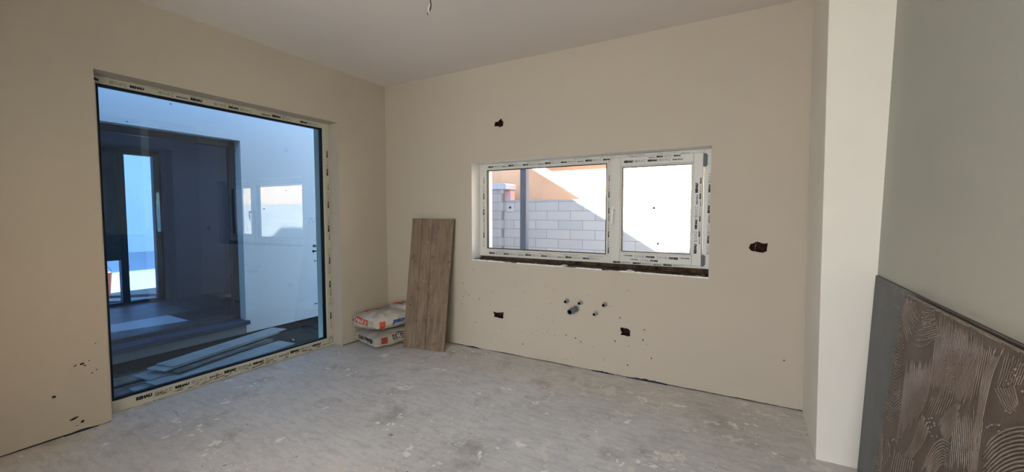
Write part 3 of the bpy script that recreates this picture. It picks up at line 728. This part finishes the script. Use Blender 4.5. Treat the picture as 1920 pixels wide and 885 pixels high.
# ---------------------------------------------------------------- boards leaning on the right wall
M_sheet = mat('dark_sheet', (66, 69, 72), .45, color2=(82, 84, 87), noise_scale=7, spec=.4)
nt = M_sheet.node_tree; N = nt.nodes; L = nt.links; b_ = N['Principled BSDF']; tc = [x for x in N if x.type == 'TEX_COORD'][0]
ns = N.new('ShaderNodeTexNoise'); ns.inputs['Scale'].default_value = 6; ns.inputs['Detail'].default_value = 10; ns.inputs['Distortion'].default_value = 2.5; ns.inputs['Roughness'].default_value = .7
L.new(tc.outputs['Object'], ns.inputs[0]); rr = N.new('ShaderNodeValToRGB'); rr.color_ramp.elements[0].position = .60; rr.color_ramp.elements[1].position = .72; L.new(ns.outputs['Fac'], rr.inputs[0])
src = b_.inputs['Base Color'].links[0].from_socket; mx = N.new('ShaderNodeMix'); mx.data_type = 'RGBA'; mx.inputs[7].default_value = lin((128, 128, 128)); L.new(rr.outputs[0], mx.inputs[0]); L.new(src, mx.inputs[6]); L.new(mx.outputs[2], b_.inputs['Base Color'])
M_sheet_edge = mat('sheet_edge_brown', (96, 86, 80), .8)
def leaning(y0, y1, xb, xt, z1, th, mats, name):
    """sheet from y0 (far end) to y1, front face bottom x=xb top x=xt; thickness away from the room"""
    bm = bmesh.new(); d = V((z1, 0, -(xt-xb))).normalized()*th
    P = [(xb, y0, .0), (xb, y1, .0), (xt, y1, z1), (xt, y0, z1)]
    a = [bm.verts.new(V(p)) for p in P]; b = [bm.verts.new(V(p)+d) for p in P]
    bm.faces.new(a).material_index = 0; bm.faces.new(b[::-1]).material_index = 0
    for i in range(4): bm.faces.new((a[i], a[(i+1) % 4], b[(i+1) % 4], b[i])).material_index = 1
    for q in bm.verts: q.co.z += .003
    return bm
bm = leaning(-.685, -3.30, 4.306, 4.345, 1.088, .012, None, '')
o = link('dark_board', bm, [M_sheet, M_sheet_edge], bevel=.0015)
tag(o, 'smooth dark grey sheet leaning on the right wall, behind the ridged one', 'board')
XB, XT, ZT = 4.215, 4.322, 1.083
root = empty('adhesive_board', (4.25, -2.2, 0), 'dark brown board combed with tile adhesive ridges, leaning in front at right', 'board')
bm = leaning(-1.0, -3.32, XB, XT, ZT, .010, None, '')
bm.free()
P0 = V((XB, -1.2, .003)); nrm = V((-ZT, 0, (XT-XB))).normalized()
pTL = on_plane(P0, nrm, 1697.5, 552); pBL = on_plane(P0, nrm, 1637, 885)
yb = pBL.y+(pBL.y-pTL.y)*(pBL.z/(pTL.z-pBL.z))
bm = bmesh.new(); d = -nrm*.014
P = [V((XB, yb, .003)), V((XB, -3.32, .003)), V((XT, -3.32, ZT+.003)), V((XT, pTL.y, ZT+.003))]
a = [bm.verts.new(p) for p in P]; b = [bm.verts.new(p+d) for p in P]
bm.faces.new(a).material_index = 0; bm.faces.new(b[::-1]).material_index = 2
for i in range(4): bm.faces.new((a[i], a[(i+1) % 4], b[(i+1) % 4], b[i])).material_index = 1
M_adh = mat('brown_adhesive', (100, 88, 79), .42, spec=.5, color2=(80, 68, 60), noise_scale=7)
nt = M_adh.node_tree; N = nt.nodes; L = nt.links; tc = [x for x in N if x.type == 'TEX_COORD'][0]
wv = N.new('ShaderNodeTexWave'); wv.inputs['Scale'].default_value = 55; wv.inputs['Distortion'].default_value = 1.5; wv.inputs['Detail'].default_value = 2; wv.bands_direction = 'Y'
mp = N.new('ShaderNodeMapping'); mp.inputs['Rotation'].default_value = (.16, 0, 0); mp.inputs['Scale'].default_value = (1, 1, .12)
L.new(tc.outputs['Object'], mp.inputs[0]); L.new(mp.outputs[0], wv.inputs[0])
bp = N.new('ShaderNodeBump'); bp.inputs['Strength'].default_value = .45; bp.inputs['Distance'].default_value = .004
L.new(wv.outputs['Fac'], bp.inputs['Height']); L.new(bp.outputs[0], N['Principled BSDF'].inputs['Normal'])
M_adh_edge = mat('pale_adhesive_edge', (160, 146, 134), .7)
child(link('board_sheet', bm, [M_adh, M_adh_edge, M_sheet]), root)
M_ridge = mat('adhesive_ridge', (138, 125, 114), .24, spec=.8, color2=(104, 90, 80), noise_scale=9)  # lighter than the base: ridge highlights are put into the colour
bm = bmesh.new()
def resample(pl, n):
    d = [0]
    for i in range(1, len(pl)): d.append(d[-1]+math.dist(pl[i], pl[i-1]))
    out = []
    for k in range(n+1):
        s = d[-1]*k/n; i = 0
        while i < len(d)-2 and d[i+1] < s: i += 1
        t_ = (s-d[i])/max(1e-9, d[i+1]-d[i])
        # catmull-rom
        p1, p2 = pl[i], pl[i+1]; p0 = pl[i-1] if i > 0 else (2*p1[0]-p2[0], 2*p1[1]-p2[1]); p3 = pl[i+2] if i+2 < len(pl) else (2*p2[0]-p1[0], 2*p2[1]-p1[1])
        out.append(tuple(.5*((2*p1[c])+(-p0[c]+p2[c])*t_+(2*p0[c]-5*p1[c]+4*p2[c]-p3[c])*t_*t_+(-p0[c]+3*p1[c]-3*p2[c]+p3[c])*t_**3) for c in (0, 1)))
    return out
def bundle(A, B, n, r, org=(1600, 500), sc=2.3, seg=12):
    A = resample([(org[0]+x/sc, org[1]+y/sc) for x, y in A], seg); B = resample([(org[0]+x/sc, org[1]+y/sc) for x, y in B], seg)
    for k in range(n):
        t_ = k/(n-1); pts = []; rad = []
        s0 = random.randint(0, 1); s1 = seg-random.randint(0, 1)
        for i in range(s0, s1+1):
            x = A[i][0]*(1-t_)+B[i][0]*t_; y = A[i][1]*(1-t_)+B[i][1]*t_
            p = on_plane(P0, nrm, x, y)
            if p.z > ZT-.004 or p.z < .01 or p.y > pTL.y-.004-(ZT-p.z)*.0 + (yb-pTL.y)*(1-p.z/ZT): continue
            p += nrm*(r*.15)+V((0, random.uniform(-1, 1)*r*.25, random.uniform(-1, 1)*r*.25)); pts.append(p); rad.append(r*random.uniform(.8, 1.15))
        if len(pts) > 2:
            rad[0] *= .4; rad[-1] *= .5; tube(bm, pts, rad, 6)
o6 = dict(org=(1640, 510), sc=6.8)
bundle([(650, 490), (720, 482), (760, 455)], [(560, 870), (700, 850), (835, 800)], 13, 0.0024, **o6)
bundle([(402, 330), (365, 520), (370, 700), (430, 890)], [(560, 310), (520, 420), (560, 520), (600, 560)], 12, 0.0022, **o6)
bundle([(300, 240), (320, 215), (355, 200)], [(258, 330), (300, 345), (350, 310)], 6, 0.0022)
bundle([(192, 280), (203, 295), (218, 280)], [(132, 625), (165, 668), (205, 640)], 27, 0.0022)
bundle([(215, 150), (195, 270)], [(205, 130), (185, 280)], 3, 0.0014)
bundle([(365, 200), (345, 400), (320, 540)], [(560, 310), (545, 420), (485, 600)], 34, 0.0011)
bundle([(610, 345), (560, 480), (535, 640), (500, 780)], [(650, 350), (600, 470), (560, 640), (525, 800)], 6, 0.0019)
bundle([(612, 520), (650, 600), (690, 642)], [(690, 500), (703, 550), (713, 600)], 8, 0.0026)
bundle([(555, 800), (610, 735), (680, 700), (750, 690)], [(560, 1010), (640, 930), (700, 900), (760, 890)], 12, 0.0029)
bundle([(292, 890), (335, 790), (385, 745), (425, 770)], [(350, 895), (370, 860), (392, 850), (408, 875)], 9, 0.0024)
bundle([(365, 690), (410, 620), (465, 580)], [(395, 765), (430, 710), (452, 660)], 12, 0.0022)
bundle([(212, 825), (262, 745), (300, 635)], [(245, 835), (300, 760), (330, 690)], 10, 0.0020)
bundle([(105, 710), (118, 690), (132, 665)], [(78, 900), (110, 890), (125, 850)], 20, 0.0017)
bundle([(232, 400), (205, 620), (185, 770)], [(345, 400), (320, 560), (285, 650)], 26, 0.0010)
bundle([(435, 640), (415, 880)], [(520, 610), (512, 890)], 12, 0.0010)
bundle([(560, 320), (500, 600)], [(600, 340), (560, 560)], 6, 0.0013)
bundle([(660, 370), (620, 520)], [(760, 420), (715, 520)], 10, 0.0012)
bundle([(180, 790), (160, 890)], [(260, 830), (250, 890)], 10, 0.0014)
bundle([(480, 800), (500, 890)], [(560, 660), (530, 890)], 9, 0.0012)
bundle([(100, 830), (115, 890)], [(150, 740), (160, 820)], 8, 0.0017)
bundle([(340, 560), (300, 640)], [(430, 560), (400, 640)], 10, 0.0013)
for k in range(90):  # crumbs where the trowel lifted
    cx_, cy_ = random.choice(((300, 225), (410, 440), (620, 690), (285, 215), (330, 690), (690, 480), (160, 760)))
    p = on_plane(P0, nrm, 1600+(cx_+random.gauss(0, 22))/2.3, 500+(cy_+random.gauss(0, 28))/2.3)
    if p.z < ZT-.02 and p.y < pTL.y-.01:
        bmesh.ops.create_icosphere(bm, subdivisions=1, radius=random.uniform(.002, .005), matrix=Matrix.Translation(p))
# strip of squeezed adhesive on the top edge and along the far edge
for k in range(24):
    y = pTL.y-.01-k*.045*random.uniform(.9, 1.1)
    tube(bm, [V((XT-.001, y, ZT+.001)), V((XT-.004, y-.02, ZT+.0035)), V((XT-.001, y-.04, ZT+.001))], [.001, random.uniform(.002, .005), .001], 6)
for k in range(70):
    s = k/70; p = P[0].lerp(P[3], s); tube(bm, [p+nrm*.001, p+nrm*.002+V((0, -.012, .004))], [.0022, .0012], 5)
child(tag(link('adhesive_ridges', bm, M_ridge, smooth=True), kind='stuff'), root)

# ---------------------------------------------------------------- courtyard and the wing across it
GZ = -.25; WX = -1.9
M_ground = mat('dark_soil', (52, 46, 42), .95, color2=(30, 28, 28), noise_scale=14, bump=1, bump_scale=30)
bm = bmesh.new(); bmesh.ops.create_grid(bm, x_segments=40, y_segments=40, size=1)
for q in bm.verts: q.co = V((q.co.x*30-2, q.co.y*30-2, GZ))
bmesh.ops.delete(bm, geom=[f for f in bm.faces if f.calc_center_median().x > 0 and -7 < f.calc_center_median().y < 0], context='FACES')
link('ground', bm, M_ground, kind='structure')
bm = bmesh.new(); box(bm, (-1.0, .75, GZ-.02), (27, 4.0, GZ+.015)); link('bounce_path', bm, M_path, kind='structure')  # unseen pale strip added to bounce light onto the block wall
WZ = 3.29
wy0, wy1, wz0, wz1 = -2.75, -.640, .02, 2.345
wall_mesh('wall_courtyard', [(-13, -.135), (3.85, -.135), (3.85, WZ), (-13, WZ)], [[(wy0, wz0), (wy1, wz0), (wy1, wz1), (wy0, wz1)]], [], lambda u, v, w_: (WX-w_, u, v), .35, [M_white_render])
# grey band paints the shade under the sill; dark plinth set back below the render
bm = bmesh.new(); box(bm, (WX-.01, wy0-.05, -.135), (WX+.006, wy1, -.034)); link('sill_shade_band', bm, mat('sill_shade_grey', (110, 114, 122), .9), kind='structure')
bm = bmesh.new(); box(bm, (WX-.34, -13, GZ-.05), (WX-.06, 3.85, -.13)); link('trim_3', bm, mat('dark_plinth', (44, 42, 44), .9), kind='structure')
# roof slab, far wall, floor of that wing
bm = bmesh.new(); box(bm, (-6.2, -13, WZ-.25), (WX-.35, 3.85, WZ-.02)); link('roof', bm, M_white_render, kind='structure')
M_inwall = plaster('wing_inner_plaster', (206, 210, 226), 21)
dy0, dy1, dz1, DX = -.93, -.585, 2.32, -4.6
wall_mesh('wall_wing_far', [(-13, -.02), (3.85, -.02), (3.85, WZ-.25), (-13, WZ-.25)], [[(-1.48, .0), (-.50, .0), (-.50, 2.42), (-1.48, 2.42)]], [], lambda u, v, w_: (DX-w_, u, v), .3, [M_inwall])
bm = bmesh.new(); box(bm, (DX, 1.2, 0), (WX-.35, 1.5, WZ-.25)); box(bm, (DX, -6.3, 0), (WX-.35, -6, WZ-.25)); link('wall_wing_side', bm, M_inwall, kind='structure')
bm = bmesh.new(); box(bm, (DX, -6, -.1), (WX-.33, 1.2, 0.0)); link('floor_wing', bm, mat('wing_screed', (120, 124, 130), .45, color2=(96, 100, 108), noise_scale=6), kind='structure')
# far frosted door
door = empty('door_1', (DX, -.76, 0), kind='structure')
fD = lambda u, v, w_: (DX-w_, u, v)
bm = bmesh.new(); rect_frame(bm, fD, -1.48, .0, -.50, 2.42, (.05, .05, .085, .09), -.02, .08); box(bm, (DX-.08, -1.03, .05), (DX+.02, -.94, 2.33))
M_doorf = mat('grey_door_frame', (92, 98, 112), .6)
child(link('door_frame', bm, M_doorf, bevel=.004), door)
bm = bmesh.new(); box(bm, (DX-.05, -.945, .045), (DX-.044, -.58, 2.335)); child(link('glass_pane', bm, M_glass), door)
bm = bmesh.new(); box(bm, (DX-.06, -1.435, .70), (DX-.03, -1.028, 2.335)); child(link('door_panel', bm, mat('grey_blue_panel', (176, 176, 176), .7, noise_amt=.3, noise_scale=9)), door)
# yard beyond the wing: pale paving in the sun and a pale wall
bm = bmesh.new(); box(bm, (-6.2, -7, -.3), (DX-.3, 8, -.02)); link('trim_4', bm, M_ground, kind='structure')
bm = bmesh.new(); box(bm, (-17, -7, -.3), (-6.2, 12, -.01)); link('path_far', bm, M_path, kind='structure')
bm = bmesh.new(); box(bm, (-16.3, -7, -.1), (-16, 12, 3.75)); link('wall_yard_far', bm, mat('pale_yard_wall', (240, 243, 232), .9), kind='structure')
bm = bmesh.new(); box(bm, (-6.05, -1.9, -.1), (DX-.3, -1.7, 3.0)); link('wall_door_sun_blocker', bm, M_white_render, kind='structure')  # unseen wall added to stop sun entering through the far door
# its big window: dark frame set back in the reveal
win4 = empty('window_4', (WX-.12, wy0, 0), kind='structure')
fC = lambda u, v, w_: (WX-w_, u, v)
bm = bmesh.new(); rect_frame(bm, fC, wy0, wz0, wy1, wz1, (.07, .07, .07, .08), .13, .20)
child(link('window_frame', bm, M_anth, bevel=.003), win4)
bm = bmesh.new(); box(bm, (WX-.17, wy0+.06, wz0+.06), (WX-.166, wy1-.06, wz1-.07)); child(link('glass_pane', bm, M_glassT), win4)
bm = bmesh.new(); prism(bm, [(WX-.128, wy0, .040), (WX+.045, wy0, .026), (WX+.045, wy0, -.022), (WX+.030, wy0, -.022), (WX+.030, wy0, .014), (WX-.128, wy0, .0215)], (0, wy1-wy0+.03, 0))
child(link('window_sill', bm, M_sill_dark, bevel=.002), win4)
# curls of dark cable beside that window
bm = bmesh.new()
pts = [at(0, WX+.01, x, y) for x, y in ((441, 480), (443, 486), (440, 490), (438, 496), (442, 500), (444, 506), (441, 512), (437, 524), (434, 534))]
pts = [V((WX+.01-.09, p.y+.0, p.z)) for p in pts]; tube(bm, pts, .004, 6)
tag(link('loose_cable', bm, M_anth), 'thin dark cable curling down the reveal of the window across the courtyard', 'cable')
# orange bucket on the paving seen through the far door
o_ = V((-5.9, -.93, -.018)); bm = bmesh.new()
prof = [(.12, 0), (.13, .01), (.15, .22), (.165, .40), (.172, .405), (.172, .42), (.155, .42), (.13, .03)]
R = [[bm.verts.new(o_+V((math.cos(k*math.pi/12)*q, math.sin(k*math.pi/12)*q, z))) for k in range(24)] for q, z in prof]
for i in range(len(R)-1):
    for k in range(24): bm.faces.new((R[i][k], R[i][(k+1) % 24], R[i+1][(k+1) % 24], R[i+1][k]))
bm.faces.new(R[0]); bm.faces.new(R[-1])
bk = empty('orange_bucket', o_, 'orange bucket on the ground seen through the glazed door behind the courtyard window', 'bucket')
child(link('bucket_body', bm, mat('orange_plastic', (214, 104, 62), .5), smooth=True), bk)
bm = bmesh.new(); tube(bm, [o_+V((0, .165*math.cos(a), .41+.15*math.sin(a))) for a in [i*math.pi/14 for i in range(15)]], .004, 8); child(link('handle', bm, M_steel), bk)

# bolts and cable stubs on the outer corner of the patio reveal
M_tan = mat('tan_plug', (150, 128, 96), .6)
for (px, py, r, m_, lb) in ((590.5, 461, .016, M_tan, 'round tan plug upper on the outer edge beside the patio window'),
                            (589.5, 471, .014, M_anth, 'dark blue bolt just under the tan plug at the patio window edge'),
                            (592, 489, .006, M_anth, 'small thin screw under the dark bolt at the patio window edge'),
                            (593, 569, .007, M_anth, 'small screw lowest on the outer edge beside the patio window')):
    p = at(1, AY1-.015, px, py); bm = bmesh.new()
    tube(bm, [(p.x+.0, AY1+.02, p.z), (p.x+.0, AY1-.03, p.z)], r*.5, 10); tube(bm, [(p.x, AY1-.02, p.z), (p.x, AY1-.032, p.z)], r, 12)
    tag(link('wall_bolt', bm, m_), lb, 'bolt', 'bolts on the patio window edge')

# boards stacked in the courtyard
M_slab = mat('pale_cement_board', (150, 150, 150), .8, noise_amt=.25, noise_scale=7, bump=.25, bump_scale=30)
M_slab2 = mat('weathered_board', (112, 108, 104), .9, color2=(76, 72, 70), noise_scale=9)
def cboard(z, nl, nr, fl, fr_, th, m_, label, ext0=0, ext1=0):
    a, b, c, d = [at(2, z, *q) for q in (nl, nr, fr_, fl)]
    cen0 = (a+b)/2; cen1 = (c+d)/2; dr = (cen1-cen0).normalized(); sd_ = V((-dr.y, dr.x, 0))
    wdt = (abs((b-a).dot(sd_))+abs((c-d).dot(sd_)))/4
    cen0 -= dr*ext0; cen1 += dr*ext1
    bm = bmesh.new(); prism(bm, [cen0-sd_*wdt, cen0+sd_*wdt, cen1+sd_*wdt, cen1-sd_*wdt], (0, 0, -th))
    tag(link('cement_board', bm, m_, bevel=.0015), label, 'board', 'boards stacked in the courtyard')
cboard(-.050, (295, 680), (322, 689), (516, 613), (531, 617), .010, M_slab, 'pale long board, topmost of the courtyard stack')
cboard(-.064, (281, 688), (303, 697), (500, 619), (520, 624), .012, M_slab, 'pale board just under the topmost one in the courtyard stack')
cboard(-.110, (251, 702), (280, 714), (489, 633), (508, 638), .012, M_slab, 'pale board in the middle of the courtyard stack, further from the patio window')
cboard(-.124, (278, 714), (301, 726), (528, 637), (549, 645), .012, M_slab, 'pale board in the middle of the courtyard stack, nearest the patio window')
cboard(-.165, (240, 728), (263, 738), (500, 656), (520, 662), .012, M_slab, 'low pale board nearest the window glass at the bottom of the courtyard stack')
cboard(-.185, (215, 710), (215, 724), (470, 640), (480, 648), .014, M_slab2, 'weathered brown board reaching out left from the courtyard stack', .5)
cboard(-.215, (215, 728), (215, 752), (480, 655), (505, 668), .014, M_slab2, 'weathered board at the very bottom of the courtyard stack', .5)
cboard(-.092, (318, 693), (330, 699), (498, 632), (508, 637), .012, M_slab2, 'dark weathered board between the pale ones in the courtyard stack')
# bearers holding the stack up
for (y, s) in ((-1.55, 0), (-.75, 1)):
    bm = bmesh.new()
    box(bm, (-1.72, y-.035, GZ), (-.80, y+.035, -.232))
    box(bm, (-1.60, y-.03, -.2), (-.95, y+.03, -.185)) if False else None
    tag(link('timber_bearer', bm, M_slab2), 'short timber bearer under the '+('far' if s else 'near')+' end of the courtyard board stack', 'timber')
# pebbles
bm = bmesh.new(); p = at(2, GZ+.01, 549, 637); bmesh.ops.create_icosphere(bm, subdivisions=2, radius=.018, matrix=Matrix.Translation(p))
for q in bm.verts: q.co += V((0, 0, -.004))+V([noise.noise(q.co*60+V((k, 0, 0)))*.004 for k in range(3)])
tag(link('pebble', bm, mat('pale_stone', (170, 158, 140), .9), smooth=True), 'pale pebble on the dark courtyard ground past the boards', 'stone')

# ---------------------------------------------------------------- beyond the kitchen window
# square post by the window
bm = bmesh.new(); p0 = at(1, 1.0, 975, 400); p1 = at(1, 1.0, 986, 400)
box(bm, (p0.x, 1.0, GZ), (p1.x, 1.0+.08, 3.0)); box(bm, (p0.x-.05, .95, GZ), (p1.x+.05, 1.13, GZ+.012))
tag(link('steel_post', bm, M_steel, bevel=.004), 'blue-grey square steel post standing just outside the kitchen window', 'post')
# block boundary wall
def block_mat():
    m = mat('concrete_blocks', (150, 148, 148), .95)
    nt = m.node_tree; N = nt.nodes; L = nt.links; b = N['Principled BSDF']; tc = [n for n in N if n.type == 'TEX_COORD'][0]
    mp = N.new('ShaderNodeMapping'); mp.inputs['Rotation'].default_value = (math.pi/2, 0, 0); L.new(tc.outputs['Object'], mp.inputs[0])
    br = N.new('ShaderNodeTexBrick'); br.inputs['Scale'].default_value = 1; br.inputs['Mortar Size'].default_value = .006; br.inputs['Brick Width'].default_value = .5; br.inputs['Row Height'].default_value = .185
    br.inputs['Color1'].default_value = lin((212, 205, 197)); br.inputs['Color2'].default_value = lin((196, 190, 184)); br.inputs['Mortar'].default_value = lin((158, 151, 146)); br.inputs['Bias'].default_value = 0
    sx = N.new('ShaderNodeSeparateXYZ'); cx = N.new('ShaderNodeCombineXYZ'); L.new(tc.outputs['Object'], sx.inputs[0])
    ad = N.new('ShaderNodeMath'); ad.operation = 'ADD'; ad.inputs[1].default_value = -1.66+.185*10; L.new(sx.outputs['Z'], ad.inputs[0])
    L.new(sx.outputs['X'], cx.inputs['X']); L.new(ad.outputs[0], cx.inputs['Y']); L.new(cx.outputs[0], br.inputs['Vector'])
    n = N.new('ShaderNodeTexNoise'); n.inputs['Scale'].default_value = 60; n.inputs['Detail'].default_value = 6; L.new(tc.outputs['Object'], n.inputs[0])
    mx = N.new('ShaderNodeMix'); mx.data_type = 'RGBA'; mx.blend_type = 'MULTIPLY'; mx.inputs[0].default_value = .35; L.new(br.outputs['Color'], mx.inputs[6]); L.new(n.outputs['Color'], mx.inputs[7])
    L.new(mx.outputs[2], b.inputs['Base Color'])
    bp = N.new('ShaderNodeBump'); bp.inputs['Strength'].default_value = .5; bp.inputs['Distance'].default_value = .01; L.new(n.outputs['Fac'], bp.inputs['Height']); L.new(bp.outputs[0], b.inputs['Normal'])
    return m
M_block = block_mat()
bw = empty('block_wall', (2.5, 4, GZ), 'long grey concrete block boundary wall with a coping, outside the kitchen window', 'wall')
bm = bmesh.new(); box(bm, (-.75, 4.0, GZ), (26, 4.2, 1.66)); child(link('blockwork', bm, M_block), bw)
bm = bmesh.new(); box(bm, (-.75, 3.998, 1.66), (26, 4.202, 1.70)); child(link('coping', bm, mat('pale_coping', (176, 174, 170), .9, noise_amt=.15, noise_scale=20), bevel=.004), bw)
pl = empty('gate_pillar', (-1.0, 4, GZ), 'grey block pillar with a pale flat cap at the end of the boundary wall', 'pillar')
bm = bmesh.new(); box(bm, (-1.35, 3.90, GZ), (-.755, 4.24, 1.93)); child(link('pillar_body', bm, M_block), pl)
bm = bmesh.new(); prism(bm, [(-1.42, 3.86, 1.93), (-.62, 3.86, 1.93), (-.62, 3.86, 2.02), (-.66, 3.86, 2.05), (-1.38, 3.86, 2.05), (-1.42, 3.86, 2.02)], (0, .44, 0)); child(link('pillar_cap', bm, mat('pale_cap', (190, 196, 204), .8), bevel=.004), pl)
bm = bmesh.new(); box(bm, (-.75, 4.02, 1.70), (-.60, 4.2, 1.90)); tag(link('pink_brick', bm, mat('pink_brick', (206, 172, 170), .9), bevel=.003), 'pink brick on the boundary wall beside the capped pillar', 'brick')
# outlet cover on the block wall
bm = bmesh.new(); p = at(1, 3.99, 957, 389); box(bm, (p.x-.09, 3.985, p.z-.09), (p.x+.09, 3.999, p.z+.09)); box(bm, (p.x-.02, 3.975, p.z-.02), (p.x+.02, 3.985, p.z+.02), 1)
tag(link('meter_cover', bm, [mat('grey_cover', (196, 190, 188), .8), M_dark], bevel=.002), 'square grey cover plate on the block wall left of the steel post', 'cover')
# peach house
hs = empty('neighbour_house', (3, 5, GZ), 'peach rendered house behind the block wall', 'house')
bm = bmesh.new(); box(bm, (-5, 4.6, GZ), (27, 9, 3.4)); child(link('house_wall', bm, plaster('peach_render', (232, 196, 162), 30)), hs)
bm = bmesh.new(); box(bm, (-.45, 4.08, 2.62), (27.2, 9.2, 2.78)); child(link('eave', bm, plaster('peach_eave', (214, 168, 134), 31)), hs)
